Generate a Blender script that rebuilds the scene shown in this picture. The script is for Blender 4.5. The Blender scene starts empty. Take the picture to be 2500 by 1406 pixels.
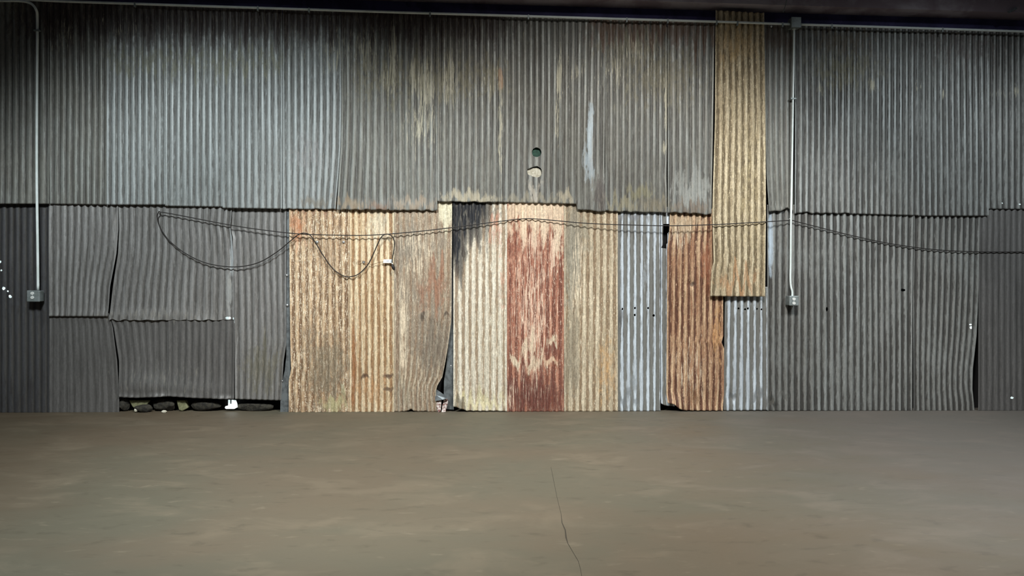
import bpy, bmesh, math
import numpy as np
from mathutils import Matrix, Vector

# ------------------------------------------------------------------ camera, light, exposure
W, H = 2500, 1406
F = 1812.0
D = 7.7
CAM = np.array([0.0, -D, 1.40])
YAW, PITCH, ROLL = math.radians(3.4), math.radians(-0.855), math.radians(0.5)
fw = np.array([math.sin(YAW)*math.cos(PITCH), math.cos(YAW)*math.cos(PITCH), math.sin(PITCH)])
rt = np.array([math.cos(YAW), -math.sin(YAW), 0.0])
up = np.cross(rt, fw)
R_ = rt*math.cos(ROLL) + up*math.sin(ROLL)
U_ = up*math.cos(ROLL) - rt*math.sin(ROLL)
sc = bpy.context.scene
col = sc.collection
cd = bpy.data.cameras.new('camera'); cam = bpy.data.objects.new('camera', cd); col.objects.link(cam)
cd.sensor_width = 36; cd.lens = F/W*36; cd.clip_start = 0.05; cd.clip_end = 100
cam.matrix_world = Matrix(((R_[0], U_[0], -fw[0], CAM[0]), (R_[1], U_[1], -fw[1], CAM[1]),
                           (R_[2], U_[2], -fw[2], CAM[2]), (0, 0, 0, 1)))
sc.camera = cam
sc.view_settings.view_transform = 'Standard'
sc.view_settings.look = 'None'
sc.view_settings.gamma = 1
sc.view_settings.use_curve_mapping = False
sc.view_settings.exposure = -0.10

world = bpy.data.worlds.new('world'); sc.world = world; world.use_nodes = True
world.node_tree.nodes['Background'].inputs[0].default_value = (0.80, 0.88, 1.0, 1)
world.node_tree.nodes['Background'].inputs[1].default_value = 0.025


def spot(x, y, z, tx, ty, tz, power, color, size, blend, rad=0.5):
    l = bpy.data.lights.new('hall_lamp', 'SPOT'); l.energy = power; l.color = color
    l.spot_size = math.radians(size); l.spot_blend = blend; l.shadow_soft_size = rad
    o = bpy.data.objects.new('hall_lamp', l); col.objects.link(o); o.location = (x, y, z)
    o.rotation_euler = (Vector((tx, ty, tz))-Vector((x, y, z))).to_track_quat('-Z', 'Y').to_euler()
    return o


# shaded high-bay lamps hanging in a row under the roof, in front of the wall
spot(-2.4, -5.0, 5.3, -2.25, -1.3, 0, 1560, (0.90, 0.98, 1.0), 79, 0.5)
spot(1.4, -5.0, 5.3, 1.3, -1.3, 0, 1620, (1.0, 0.985, 0.95), 83, 0.5)
spot(5.0, -5.0, 5.3, 4.8, -1.3, 0, 1020, (0.88, 0.96, 1.0), 84, 0.5)


# ------------------------------------------------------------------ helpers
def P(px, py, yp=0.0):
    """point of the photograph -> point on the vertical plane y = yp"""
    px = np.asarray(px, float); py = np.asarray(py, float)
    d = fw[None, :] + R_[None, :]*((px.ravel()-W/2)/F)[:, None] + U_[None, :]*((H/2-py.ravel())/F)[:, None]
    t = (yp-CAM[1])/d[:, 1]
    q = CAM[None, :] + d*t[:, None]
    return q.reshape(px.shape+(3,))


def PF(px, py, z=0.0):
    """point of the photograph -> point on the floor"""
    d = fw + R_*((px-W/2)/F) + U_*((H/2-py)/F)
    return CAM + d*((z-CAM[2])/d[2])


def P1(px, py, yp=0.0):
    return Vector(P([px], [py], yp)[0])


def lin(c):
    return tuple(((v/255)/12.92 if v/255 <= .04045 else ((v/255+.055)/1.055)**2.4) for v in c)


def lin4(c):
    return lin(c)+(1.0,)


def tag(o, label=None, cat=None, group=None, kind=None):
    if label: o['label'] = label
    if cat: o['category'] = cat
    if group: o['group'] = group
    if kind: o['kind'] = kind
    return o


def link(name, me, mat=None, parent=None, loc=None):
    o = bpy.data.objects.new(name, me); col.objects.link(o)
    if mat: me.materials.append(mat)
    if parent: o.parent = parent
    if loc is not None: o.location = loc
    return o


def empty(name, loc):
    o = bpy.data.objects.new(name, None); col.objects.link(o); o.location = loc; o.empty_display_size = .1
    return o


def mesh_from(verts, faces, origin=(0, 0, 0), smooth=False):
    me = bpy.data.meshes.new('m')
    ov = Vector(origin)
    me.from_pydata([tuple(Vector(v)-ov) for v in verts], [], faces)
    if smooth: me.polygons.foreach_set('use_smooth', [True]*len(me.polygons))
    me.update()
    return me


def box_bm(bm, lo, hi, bevel=0):
    x0, y0, z0 = lo; x1, y1, z1 = hi
    vs = [bm.verts.new(v) for v in ((x0, y0, z0), (x1, y0, z0), (x1, y1, z0), (x0, y1, z0), (x0, y0, z1), (x1, y0, z1), (x1, y1, z1), (x0, y1, z1))]
    fs = [bm.faces.new([vs[i] for i in f]) for f in ((0, 3, 2, 1), (4, 5, 6, 7), (0, 1, 5, 4), (1, 2, 6, 5), (2, 3, 7, 6), (3, 0, 4, 7))]
    if bevel:
        es = list({e for f in fs for e in f.edges})
        bmesh.ops.bevel(bm, geom=es, offset=bevel, segments=2, affect='EDGES', profile=.5)


def bm_mesh(bm, smooth=False):
    me = bpy.data.meshes.new('m'); bmesh.ops.recalc_face_normals(bm, faces=bm.faces)
    bm.to_mesh(me); bm.free()
    if smooth: me.polygons.foreach_set('use_smooth', [True]*len(me.polygons))
    return me


def box(name, lo, hi, mat, parent=None, bevel=0, origin=None):
    bm = bmesh.new()
    o = Vector(origin) if origin is not None else Vector((0, 0, 0))
    box_bm(bm, Vector(lo)-o, Vector(hi)-o, bevel)
    return link(name, bm_mesh(bm), mat, parent, None if parent and origin is None else o)


def smooth_path(pts, sub=8):
    pts = [Vector(p) for p in pts]
    out = []
    for i in range(len(pts)-1):
        p0 = pts[max(i-1, 0)]; p1 = pts[i]; p2 = pts[i+1]; p3 = pts[min(i+2, len(pts)-1)]
        for k in range(sub):
            t = k/sub
            out.append(0.5*((2*p1)+(-p0+p2)*t+(2*p0-5*p1+4*p2-p3)*t*t+(-p0+3*p1-3*p2+p3)*t**3))
    out.append(pts[-1])
    return out


def tube_mesh(pts, r, segs=10, origin=(0, 0, 0), twist=0):
    verts = []; faces = []
    pts = [Vector(p) for p in pts]; o = Vector(origin)
    n = len(pts)
    for i, p in enumerate(pts):
        t = (pts[min(i+1, n-1)]-pts[max(i-1, 0)]).normalized()
        a = Vector((0, 1, 0)); s = t.cross(a)
        if s.length < 1e-4: s = t.cross(Vector((1, 0, 0)))
        s.normalize(); b = t.cross(s).normalized()
        rr = r(i/(n-1)) if callable(r) else r
        for k in range(segs):
            an = 2*math.pi*k/segs
            verts.append(tuple(p+(s*math.cos(an)+b*math.sin(an))*rr-o))
    for i in range(n-1):
        for k in range(segs):
            k2 = (k+1) % segs
            faces.append((i*segs+k, i*segs+k2, (i+1)*segs+k2, (i+1)*segs+k))
    faces.append(tuple(range(segs))[::-1]); faces.append(tuple((n-1)*segs+k for k in range(segs)))
    me = bpy.data.meshes.new('m'); me.from_pydata(verts, [], faces)
    me.polygons.foreach_set('use_smooth', [True]*len(me.polygons)); me.update()
    return me


def slab_mesh(poly, thick, yp, origin, bend=None):
    """extrude a polygon given in photo points into a solid plate standing at depth yp"""
    pts = [P1(x, y, yp) for x, y in poly]
    o = Vector(origin); n = len(pts); vs = []
    for k, p in enumerate(pts):
        q = p-o
        if bend: q = q+Vector((0, -bend[k], 0))
        vs.append(q)
    vs += [v+Vector((0, thick, 0)) for v in vs]
    fs = [tuple(range(n)), tuple(range(2*n-1, n-1, -1))]
    for k in range(n): fs.append((k, k+n, (k+1) % n+n, (k+1) % n))
    me = bpy.data.meshes.new('m'); me.from_pydata([tuple(v) for v in vs], [], fs); me.update()
    bm = bmesh.new(); bm.from_mesh(me); bmesh.ops.recalc_face_normals(bm, faces=bm.faces); bm.to_mesh(me); bm.free()
    return me


# ------------------------------------------------------------------ materials
class NT:
    def __init__(s, name):
        s.m = bpy.data.materials.new(name); s.m.use_nodes = True
        s.nt = s.m.node_tree; s.b = s.nt.nodes['Principled BSDF']

    def n(s, t, **kw):
        nd = s.nt.nodes.new(t)
        for k, v in kw.items():
            if hasattr(nd, k): setattr(nd, k, v)
        return nd

    def l(s, a, b): s.nt.links.new(a, b)

    def put(s, sock, v):
        if isinstance(v, bpy.types.NodeSocket): s.l(v, sock)
        else: sock.default_value = v

    def math(s, op, a, b=0.0, c=None, clamp=False):
        nd = s.n('ShaderNodeMath', operation=op, use_clamp=clamp)
        s.put(nd.inputs[0], a); s.put(nd.inputs[1], b)
        if c is not None: s.put(nd.inputs[2], c)
        return nd.outputs[0]

    def step(s, v, lo, hi):
        nd = s.n('ShaderNodeMapRange', interpolation_type='SMOOTHSTEP')
        s.put(nd.inputs[0], v); s.put(nd.inputs[1], lo); s.put(nd.inputs[2], hi)
        return nd.outputs[0]

    def mix(s, f, a, b):
        nd = s.n('ShaderNodeMix', data_type='RGBA')
        s.put(nd.inputs[0], f)
        s.put(nd.inputs[6], a if isinstance(a, bpy.types.NodeSocket) else tuple(a))
        s.put(nd.inputs[7], b if isinstance(b, bpy.types.NodeSocket) else tuple(b))
        return nd.outputs[2]

    def noise(s, vec, scale, detail=4, rough=.55, dist=0.0, off=(0, 0, 0)):
        mp = s.n('ShaderNodeMapping'); s.l(vec, mp.inputs[0])
        mp.inputs['Scale'].default_value = scale; mp.inputs['Location'].default_value = off
        nd = s.n('ShaderNodeTexNoise'); s.l(mp.outputs[0], nd.inputs['Vector'])
        nd.inputs['Scale'].default_value = 1; nd.inputs['Detail'].default_value = detail
        nd.inputs['Roughness'].default_value = rough; nd.inputs['Distortion'].default_value = dist
        return nd.outputs[0]


def sheet_mat(name, c0, c1, c2, speck, valley=None, vamt=0.0, metal=0.3, rough=.5, bump=.25,
              a1=.5, a2=.5, sp=.62, seed=0.0, drip=(192, 187, 165), fleck=None, fl=.7, vw=(.15, .6), grit=None):
    t = NT(name)
    grit = grit if grit is not None else (.75 if fleck else .28)
    co = t.n('ShaderNodeTexCoord').outputs['Object']
    o = (seed*3.1, 0, seed*1.7)
    A = t.noise(co, (38, 3, 1.6), 5, .6, 0.3, o)         # long vertical runs
    B = t.noise(co, (16, 3, 7), 7, .65, 0.6, o)          # mottling
    Cn = t.noise(co, (120, 20, 55), 4, .7, 0.4, o)       # specks
    E = t.noise(co, (75, 10, 9), 4, .65, 0.2, o)         # short streaks
    G = t.noise(co, (2.2, 1, 1.3), 3, .5, 0.0, o)        # large patches
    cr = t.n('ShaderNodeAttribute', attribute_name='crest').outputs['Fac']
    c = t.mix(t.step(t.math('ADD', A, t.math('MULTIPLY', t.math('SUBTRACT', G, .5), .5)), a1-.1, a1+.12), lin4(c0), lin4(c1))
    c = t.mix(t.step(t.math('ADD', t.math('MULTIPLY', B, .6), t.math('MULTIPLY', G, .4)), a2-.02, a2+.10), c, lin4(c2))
    if valley is not None:  # rust wash on rusted sheets; on grey and silver ones groove shade in colour
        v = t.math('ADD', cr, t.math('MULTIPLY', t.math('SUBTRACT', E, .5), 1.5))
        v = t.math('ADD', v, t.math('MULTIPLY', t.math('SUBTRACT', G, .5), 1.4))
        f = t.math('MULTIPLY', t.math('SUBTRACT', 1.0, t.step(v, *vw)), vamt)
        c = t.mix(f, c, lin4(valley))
    if fleck is not None:
        c = t.mix(t.step(t.math('ADD', t.math('MULTIPLY', E, .5), t.math('MULTIPLY', Cn, .5)), fl-.06, fl), c, lin4(fleck))
    c = t.mix(t.step(Cn, sp, sp+.08), c, lin4(speck))
    K = t.noise(co, (95, 4, 7), 6, .7, .3, (seed+4, 1, 2))
    if fleck is not None:
        c = t.mix(t.math('MULTIPLY', t.step(K, .57, .66), .6), c, lin4(speck))
    Hh = t.noise(co, (70, 8, 34), 8, .75, .6, (seed+2, 3, 1))
    gv = t.n('ShaderNodeCombineColor')
    gq = t.math('ADD', 1.0-grit/2, t.math('MULTIPLY', t.step(t.math('ADD', t.math('MULTIPLY', Hh, .6), t.math('MULTIPLY', K, .4)), .36, .64), grit))
    for i_ in range(3): t.l(gq, gv.inputs[i_])
    # stains, seam highlights and top shade, with a shape of their own
    st = t.n('ShaderNodeAttribute', attribute_name='stain_and_light')
    H = t.noise(co, (30, 6, 10), 8, .72, 0.8, (seed*.7, 2, 5))
    nz = t.math('ADD', t.math('MULTIPLY', E, .35), t.math('ADD', t.math('MULTIPLY', H, .4), t.math('MULTIPLY', B, .25)))
    nz = t.math('MULTIPLY', t.math('SUBTRACT', nz, .5), 8.0)
    al_ = st.outputs['Alpha']
    f = t.step(t.math('ADD', t.math('MULTIPLY', t.math('SUBTRACT', al_, .42), 2.4), nz), -.3, .5)
    f = t.math('MULTIPLY', f, t.step(al_, .03, .3))
    stc = t.mix(t.step(E, .5, .66), st.outputs['Color'], t.mix(.22, st.outputs['Color'], lin4((190, 180, 160))))
    c = t.mix(t.math('MULTIPLY', f, t.math('ADD', .35, t.math('MULTIPLY', al_, .5), clamp=True)), c, stc)
    dr = t.n('ShaderNodeAttribute', attribute_name='drip').outputs['Fac']
    A2 = t.noise(co, (80, 3, 4.5), 6, .7, 0.5, (seed+9, 0, 3))
    d = t.step(t.math('ADD', A2, t.math('MULTIPLY', dr, .31)), .70, .76)
    d = t.math('MULTIPLY', d, t.step(dr, .02, .2))
    c = t.mix(t.math('MULTIPLY', d, .8), c, lin4(drip))
    mm = t.n('ShaderNodeMix', data_type='RGBA', blend_type='MULTIPLY')
    mm.inputs[0].default_value = 1.0; t.l(c, mm.inputs[6]); t.l(gv.outputs[0], mm.inputs[7])
    t.l(mm.outputs[2], t.b.inputs['Base Color'])
    cov = t.math('MAXIMUM', f, d)
    t.l(t.math('MULTIPLY', t.math('SUBTRACT', 1.0, cov), metal), t.b.inputs['Metallic'])
    t.l(t.math('ADD', rough, t.math('MULTIPLY', t.math('SUBTRACT', B, .5), .35)), t.b.inputs['Roughness'])
    bp = t.n('ShaderNodeBump'); bp.inputs['Strength'].default_value = bump; bp.inputs['Distance'].default_value = .006
    t.l(t.math('ADD', t.math('MULTIPLY', B, .6), t.math('MULTIPLY', E, .5)), bp.inputs['Height'])
    t.l(bp.outputs[0], t.b.inputs['Normal'])
    return t.m


def plain(name, c, rough=.6, metal=0.0, c2=None, scale=20, bump=0.0, emit=None, spec=None):
    t = NT(name)
    if c2 is not None:
        co = t.n('ShaderNodeTexCoord').outputs['Object']
        n = t.noise(co, (scale,)*3, 5, .6, .3)
        t.l(t.mix(t.step(n, .4, .6), lin4(c), lin4(c2)), t.b.inputs['Base Color'])
        if bump:
            bp = t.n('ShaderNodeBump'); bp.inputs['Strength'].default_value = bump; bp.inputs['Distance'].default_value = .01
            t.l(n, bp.inputs['Height']); t.l(bp.outputs[0], t.b.inputs['Normal'])
    else:
        t.b.inputs['Base Color'].default_value = lin4(c)
    t.b.inputs['Roughness'].default_value = rough; t.b.inputs['Metallic'].default_value = metal
    if emit:
        t.b.inputs['Emission Color'].default_value = lin4(emit[0]); t.b.inputs['Emission Strength'].default_value = emit[1]
    return t.m


GREY = dict(vw=(.04, .42), speck=(78, 72, 66), valley=(84, 81, 77), vamt=.75, metal=.25, rough=.48, bump=.14, sp=.70)  # valley tone puts groove shade into the colour
M = {}
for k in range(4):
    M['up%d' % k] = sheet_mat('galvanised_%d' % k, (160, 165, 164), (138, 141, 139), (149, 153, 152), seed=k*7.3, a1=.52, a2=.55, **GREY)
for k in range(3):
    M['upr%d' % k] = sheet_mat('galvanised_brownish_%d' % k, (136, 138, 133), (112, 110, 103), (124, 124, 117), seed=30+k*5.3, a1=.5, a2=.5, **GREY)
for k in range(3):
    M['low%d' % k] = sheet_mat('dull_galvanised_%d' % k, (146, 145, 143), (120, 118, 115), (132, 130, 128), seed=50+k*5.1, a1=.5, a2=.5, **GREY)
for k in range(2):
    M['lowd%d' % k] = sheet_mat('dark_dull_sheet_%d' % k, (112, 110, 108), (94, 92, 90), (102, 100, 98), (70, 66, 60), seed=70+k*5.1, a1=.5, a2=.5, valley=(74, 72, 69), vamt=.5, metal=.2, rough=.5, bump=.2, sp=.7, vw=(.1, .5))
M['dark'] = sheet_mat('dark_grey_sheet', (76, 76, 78), (64, 62, 62), (70, 70, 72), seed=61, a1=.5, a2=.5, **GREY)  # even, very dark grey base
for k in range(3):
    M['rg%d' % k] = sheet_mat('ribbed_grey_sheet_%d' % k, [(158, 162, 160), (148, 150, 147), (142, 142, 138)][k], (128, 129, 125), (140, 142, 139), (72, 68, 62), valley=(66, 64, 61), vamt=.95, metal=.2, rough=.48, bump=.15, sp=.7, vw=(.12, .8), seed=80+k*4.3)  # pale crests and dark valleys paint the rib shading
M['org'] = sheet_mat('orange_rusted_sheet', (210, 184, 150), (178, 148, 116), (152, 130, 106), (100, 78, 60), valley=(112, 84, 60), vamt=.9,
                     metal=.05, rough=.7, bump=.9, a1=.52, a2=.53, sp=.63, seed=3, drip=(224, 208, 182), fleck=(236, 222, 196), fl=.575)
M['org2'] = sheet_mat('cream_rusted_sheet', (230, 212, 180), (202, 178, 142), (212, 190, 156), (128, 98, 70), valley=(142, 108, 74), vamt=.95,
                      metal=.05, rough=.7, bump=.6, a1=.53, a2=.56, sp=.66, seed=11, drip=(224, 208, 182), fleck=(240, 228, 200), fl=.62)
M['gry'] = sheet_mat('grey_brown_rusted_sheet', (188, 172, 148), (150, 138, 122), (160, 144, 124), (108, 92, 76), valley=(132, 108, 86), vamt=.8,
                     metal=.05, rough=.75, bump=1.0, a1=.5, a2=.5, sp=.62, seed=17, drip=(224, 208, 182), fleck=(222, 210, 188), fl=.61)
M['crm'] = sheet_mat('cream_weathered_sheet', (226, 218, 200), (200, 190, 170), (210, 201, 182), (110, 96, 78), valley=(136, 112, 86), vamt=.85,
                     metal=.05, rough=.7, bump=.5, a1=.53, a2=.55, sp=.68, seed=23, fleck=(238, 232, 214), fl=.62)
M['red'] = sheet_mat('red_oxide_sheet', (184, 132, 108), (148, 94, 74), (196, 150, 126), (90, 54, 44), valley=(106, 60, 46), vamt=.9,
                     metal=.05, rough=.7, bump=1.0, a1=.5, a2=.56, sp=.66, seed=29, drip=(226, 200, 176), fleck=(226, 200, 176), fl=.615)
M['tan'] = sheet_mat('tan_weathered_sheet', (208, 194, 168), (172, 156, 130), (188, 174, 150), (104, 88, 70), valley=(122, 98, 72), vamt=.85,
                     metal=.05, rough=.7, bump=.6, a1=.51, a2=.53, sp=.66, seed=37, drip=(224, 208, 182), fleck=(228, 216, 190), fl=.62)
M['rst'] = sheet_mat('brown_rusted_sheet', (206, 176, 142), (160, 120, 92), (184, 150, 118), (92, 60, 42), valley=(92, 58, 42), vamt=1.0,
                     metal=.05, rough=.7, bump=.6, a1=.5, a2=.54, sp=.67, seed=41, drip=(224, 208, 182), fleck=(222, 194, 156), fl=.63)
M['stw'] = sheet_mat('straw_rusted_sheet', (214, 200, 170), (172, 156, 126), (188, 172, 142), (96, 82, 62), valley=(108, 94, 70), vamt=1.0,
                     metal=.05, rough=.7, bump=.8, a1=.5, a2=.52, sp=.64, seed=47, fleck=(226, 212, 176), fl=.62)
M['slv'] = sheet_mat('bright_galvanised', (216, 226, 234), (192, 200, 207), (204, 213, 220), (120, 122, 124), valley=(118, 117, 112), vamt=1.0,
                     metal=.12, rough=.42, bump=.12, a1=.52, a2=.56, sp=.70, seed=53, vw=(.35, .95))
M['stl'] = plain('flashing_steel', (128, 134, 136), .45, .5, (98, 102, 104), 12)
M['pipe'] = plain('conduit_steel', (240, 248, 246), .38, .0, (226, 236, 232), 8)
M['boxm'] = plain('box_steel', (150, 158, 158), .5, .4, (132, 140, 138), 14)
M['white'] = plain('white_plastic', (232, 234, 230), .4)
M['slot'] = plain('slot_black', (120, 120, 118), .5)
M['cable'] = plain('black_cable', (34, 30, 28), .6)
M['wire'] = plain('rusty_wire', (120, 92, 66), .6, .2)
M['nail'] = plain('bright_nail', (235, 238, 238), .25, .8)
M['hole'] = plain('dark_hole', (14, 12, 11), .9)
M['day'] = plain('daylight', (255, 255, 255), .9, emit=((225, 245, 245), 1.0))
M['grn'] = plain('green_siding', (40, 76, 62), .8, 0, (28, 58, 48), 30)
M['pale'] = plain('pale_board', (206, 202, 186), .8, 0, (176, 170, 150), 40, .4)
M['olive'] = plain('olive_block', (132, 132, 100), .85, 0, (112, 112, 82), 30, .5)
M['stone'] = plain('dirty_stone', (58, 55, 46), .9, 0, (34, 32, 27), 25, .8)
M['navy'] = plain('dark_purlin', (92, 88, 136), .9, 0, (70, 68, 108), 3)
M['beam'] = plain('grey_eave_board', (176, 168, 176), .8, 0, (140, 126, 134), 2.2, .2)
M['void'] = plain('back_lining', (20, 19, 20), .95)
M['scrap'] = plain('scrap_paint', (222, 212, 205), .7, 0, (110, 60, 52), 45)


def floor_mat():
    t = NT('worn_concrete')
    co = t.n('ShaderNodeTexCoord').outputs['Object']
    n1 = t.noise(co, (.55, .8, 1), 4, .55, .4)
    n2 = t.noise(co, (1.6, 3.0, 1), 5, .6, .6, (4, 2, 0))
    n3 = t.noise(co, (5, 11, 1), 6, .6, .4, (1, 7, 0))
    n4 = t.noise(co, (60, 60, 1), 3, .6)
    c = t.mix(t.step(n1, .34, .66), lin4((102, 92, 77)), lin4((96, 92, 78)))
    c = t.mix(t.math('MULTIPLY', t.step(n2, .50, .70), .45), c, lin4((118, 107, 90)))
    c = t.mix(t.math('MULTIPLY', t.step(n3, .55, .72), .40), c, lin4((74, 69, 58)))
    c = t.mix(t.math('MULTIPLY', t.step(n3, .40, .28), .30), c, lin4((134, 124, 106)))
    sx = t.n('ShaderNodeSeparateXYZ'); t.l(co, sx.inputs[0])
    # lamp falloff and tint painted in: darker brown at left, greyer at right
    lf = t.step(t.math('ADD', sx.outputs[0], t.math('MULTIPLY', n2, 2.0)), -.5, -4.2)
    c = t.mix(t.math('MULTIPLY', lf, .7), c, lin4((76, 60, 42)))
    rf = t.step(t.math('ADD', sx.outputs[0], t.math('MULTIPLY', n2, 2.0)), 2.0, 5.4)
    c = t.mix(t.math('MULTIPLY', rf, .6), c, lin4((108, 104, 102)))
    t.l(c, t.b.inputs['Base Color'])
    t.l(t.math('ADD', .62, t.math('MULTIPLY', t.math('SUBTRACT', n2, .5), .3)), t.b.inputs['Roughness'])
    t.b.inputs['Specular IOR Level'].default_value = .3
    bp = t.n('ShaderNodeBump'); bp.inputs['Strength'].default_value = .12; bp.inputs['Distance'].default_value = .01
    t.l(t.math('ADD', n3, t.math('MULTIPLY', n4, .2)), bp.inputs['Height']); t.l(bp.outputs[0], t.b.inputs['Normal'])
    return t.m


# ------------------------------------------------------------------ the setting
FZ = 0.0
me = mesh_from([(-9, -12, 0), (9, -12, 0), (9, .6, 0), (-9, .6, 0), (-9, -12, -.1), (9, -12, -.1), (9, .6, -.1), (-9, .6, -.1)],
               [(0, 1, 2, 3), (7, 6, 5, 4), (0, 4, 5, 1), (1, 5, 6, 2), (2, 6, 7, 3), (3, 7, 4, 0)])
tag(link('floor', me, floor_mat()), kind='structure')
tag(box('wall_back', (-8, .16, 0), (8, .26, 5.2), M['void']), kind='structure')

# eave: dark purlin recess above the sheets, grey board over it (both slope slightly in the photo)
def cond_y(x): return float(np.interp(x, [-400, 0, 150, 500, 1000, 1500, 1750, 1930, 2500, 2900], [-16, -4, 3, 15, 31, 46, 53, 59, 77, 90]))


def strip(name, mat, xs, ytop, ybot, y_front, y_back):
    top_f = [P1(x, ytop(x), y_front) for x in xs]; bot_f = [P1(x, ybot(x), y_front) for x in xs]
    vs = []; fs = []
    for a, b in zip(top_f, bot_f):
        vs += [a, b, Vector((b.x, y_back, b.z)), Vector((a.x, y_back, a.z))]
    n = len(xs)
    for i in range(n-1):
        k = 4*i
        for j in range(4):
            j2 = (j+1) % 4
            fs.append((k+j, k+j2, k+4+j2, k+4+j))
    fs += [(0, 3, 2, 1), tuple(4*(n-1)+j for j in range(4))]
    me = mesh_from(vs, fs)
    return link(name, me, mat)


xs_all = list(range(-400, 2901, 300))
tag(strip('trim_1', M['navy'], xs_all, lambda x: cond_y(x)-60, lambda x: cond_y(x)+14, .06, .13), kind='structure')
tag(strip('trim_2', M['beam'], xs_all, lambda x: cond_y(x)-190, lambda x: cond_y(x)-(46 if x > -1 else 46), -.16, .15), kind='structure')

# ------------------------------------------------------------------ stains, some painted shade and highlight (photo coordinates)
# (cx, cy, rx, ry, colour, amount, key prefixes)
ST = []


def S(cx, cy, rx, ry, c, a=1.0, keys=None): ST.append((cx, cy, rx, ry, lin(c), a, keys))


BRN = (92, 66, 58); SOOT = (30, 31, 36); CRE = (216, 204, 176); GRY = (128, 124, 112); TAN = (172, 150, 122); OLV = (128, 124, 98)
for x in range(150, 1250, 110): S(x, 36, 130, 66, (50, 36, 34), 1.15, ['U'])  # maroon-brown band; part of the dim top's shade is painted into it
for x in range(1480, 1760, 60): S(x, 70, 60, 45, (98, 70, 52), .8, ['U'])
S(1900, 95, 60, 40, (88, 70, 58), .75, ['U']); S(2050, 100, 120, 40, (92, 80, 62), .6, ['U'])
S(2350, 110, 160, 50, (84, 74, 72), .6, ['U'])
for x in range(300, 700, 60): S(x, 150, 60, 45, (128, 128, 104), .55, ['U'])
for x in range(900, 1240, 60): S(x, 190, 50, 70, (128, 122, 98), .6, ['U'])
S(1620, 190, 130, 90, (126, 120, 98), .62, ['U']); S(1540, 120, 120, 50, (126, 120, 98), .6, ['U'])
S(2060, 170, 120, 60, (112, 108, 84), .6, ['U'])
# rust crust on lower ends of the upper course
for x, y, rx, ry, c in ((860, 500, 60, 18, TAN), (925, 505, 40, 14, (150, 118, 96)), (1010, 500, 70, 20, (182, 162, 138)), (1130, 480, 60, 18, CRE),
                        (1170, 486, 60, 14, CRE), (1300, 490, 100, 16, (176, 168, 146)), (1380, 484, 30, 22, CRE), (1520, 500, 50, 26, (170, 162, 132)),
                        (1560, 470, 40, 22, (158, 152, 118)), (1600, 500, 50, 24, (150, 140, 116)), (1690, 508, 60, 24, (140, 122, 104)), (770, 495, 60, 14, (140, 132, 118))):
    S(x, y, rx, ry, tuple(v*.84 for v in c), .72, ['U'])
S(1690, 462, 56, 46, (150, 152, 147), .8, ['U13']); S(1468, 475, 18, 50, (70, 62, 58), .95, ['U11'])
S(1222, 190, 8, 34, (178, 144, 112), .9, ['U']); S(284, 610, 6, 110, (150, 148, 146), 1.1, ['L1a']); S(568, 600, 6, 70, (176, 182, 184), 1.2, ['L2a']); S(560, 700, 10, 60, (150, 152, 150), .8, ['L2a'])  # pale edge strips on the grey sheets paint a highlight along the seam lip
S(1305, 470, 20, 40, (190, 182, 168), .7, ['U'])
S(750, 380, 60, 55, (134, 132, 132), .55, ['U5', 'U6'])
# soot and rust on the lower course
S(1140, 505, 58, 62, SOOT, 1.9, ['O4']); S(1112, 590, 26, 80, SOOT, 1.6, ['O4']); S(1150, 560, 40, 44, SOOT, 1.1, ['O4']); S(1170, 985, 74, 16, (216, 206, 166), .8, ['O4']); S(1195, 505, 30, 30, (70, 70, 74), .7, ['O4'])
S(1210, 560, 22, 70, (186, 120, 96), .55, ['O4']); S(1225, 680, 12, 120, (186, 132, 108), .5, ['O4'])
S(1165, 980, 90, 26, (196, 186, 140), .6, ['O4']); S(1118, 992, 26, 22, (92, 84, 62), .9, ['O4'])
S(1310, 500, 100, 80, (232, 212, 184), 1.1, ['O5']); S(1290, 520, 30, 50, (206, 134, 104), .8, ['O5'])
S(1362, 560, 14, 120, (232, 216, 188), .75, ['O5'])
S(1300, 885, 46, 24, CRE, .66, ['O5']); S(1258, 880, 16, 14, CRE, .9, ['O5']); S(1350, 830, 16, 30, CRE, .6, ['O5'])
S(1340, 880, 26, 9, (214, 186, 156), .9, ['O5']); S(1300, 840, 8, 50, CRE, .8, ['O5']); S(1284, 850, 6, 40, CRE, .8, ['O5'])
S(1345, 850, 26, 16, (110, 62, 50), .9, ['O5']); S(1300, 965, 90, 50, (98, 54, 45), 1.1, ['O5'])
S(1350, 955, 10, 18, CRE, .7, ['O5'])
S(1066, 690, 28, 70, (150, 104, 80), .85, ['O3']); S(1030, 720, 20, 60, (146, 102, 80), .6, ['O3'])
S(1000, 600, 45, 60, (132, 124, 112), .75, ['O3']); S(1070, 620, 30, 60, (140, 130, 116), .6, ['O3'])
S(1060, 850, 50, 90, (112, 102, 90), .8, ['O3']); S(1090, 520, 20, 50, (222, 216, 188), .9, ['O3']); S(1032, 770, 6, 14, (52, 40, 32), 1, ['O3'])
S(1088, 768, 8, 6, (60, 46, 36), 1, ['O3']); S(985, 960, 40, 50, (170, 160, 138), .5, ['O3'])
S(800, 900, 60, 90, (128, 116, 96), .8, ['O1']); S(760, 840, 30, 60, (134, 118, 98), .6, ['O1']); S(730, 560, 30, 60, (196, 134, 96), .6, ['O1'])
S(760, 500, 60, 20, (150, 112, 92), .7, ['O1']); S(815, 985, 30, 22, (178, 172, 130), .9, ['O1']); S(838, 960, 10, 30, (164, 160, 124), .7, ['O1'])
S(800, 620, 45, 50, (162, 138, 112), .6, ['O1']); S(925, 550, 40, 60, (186, 180, 160), .65, ['O2'])
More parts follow.
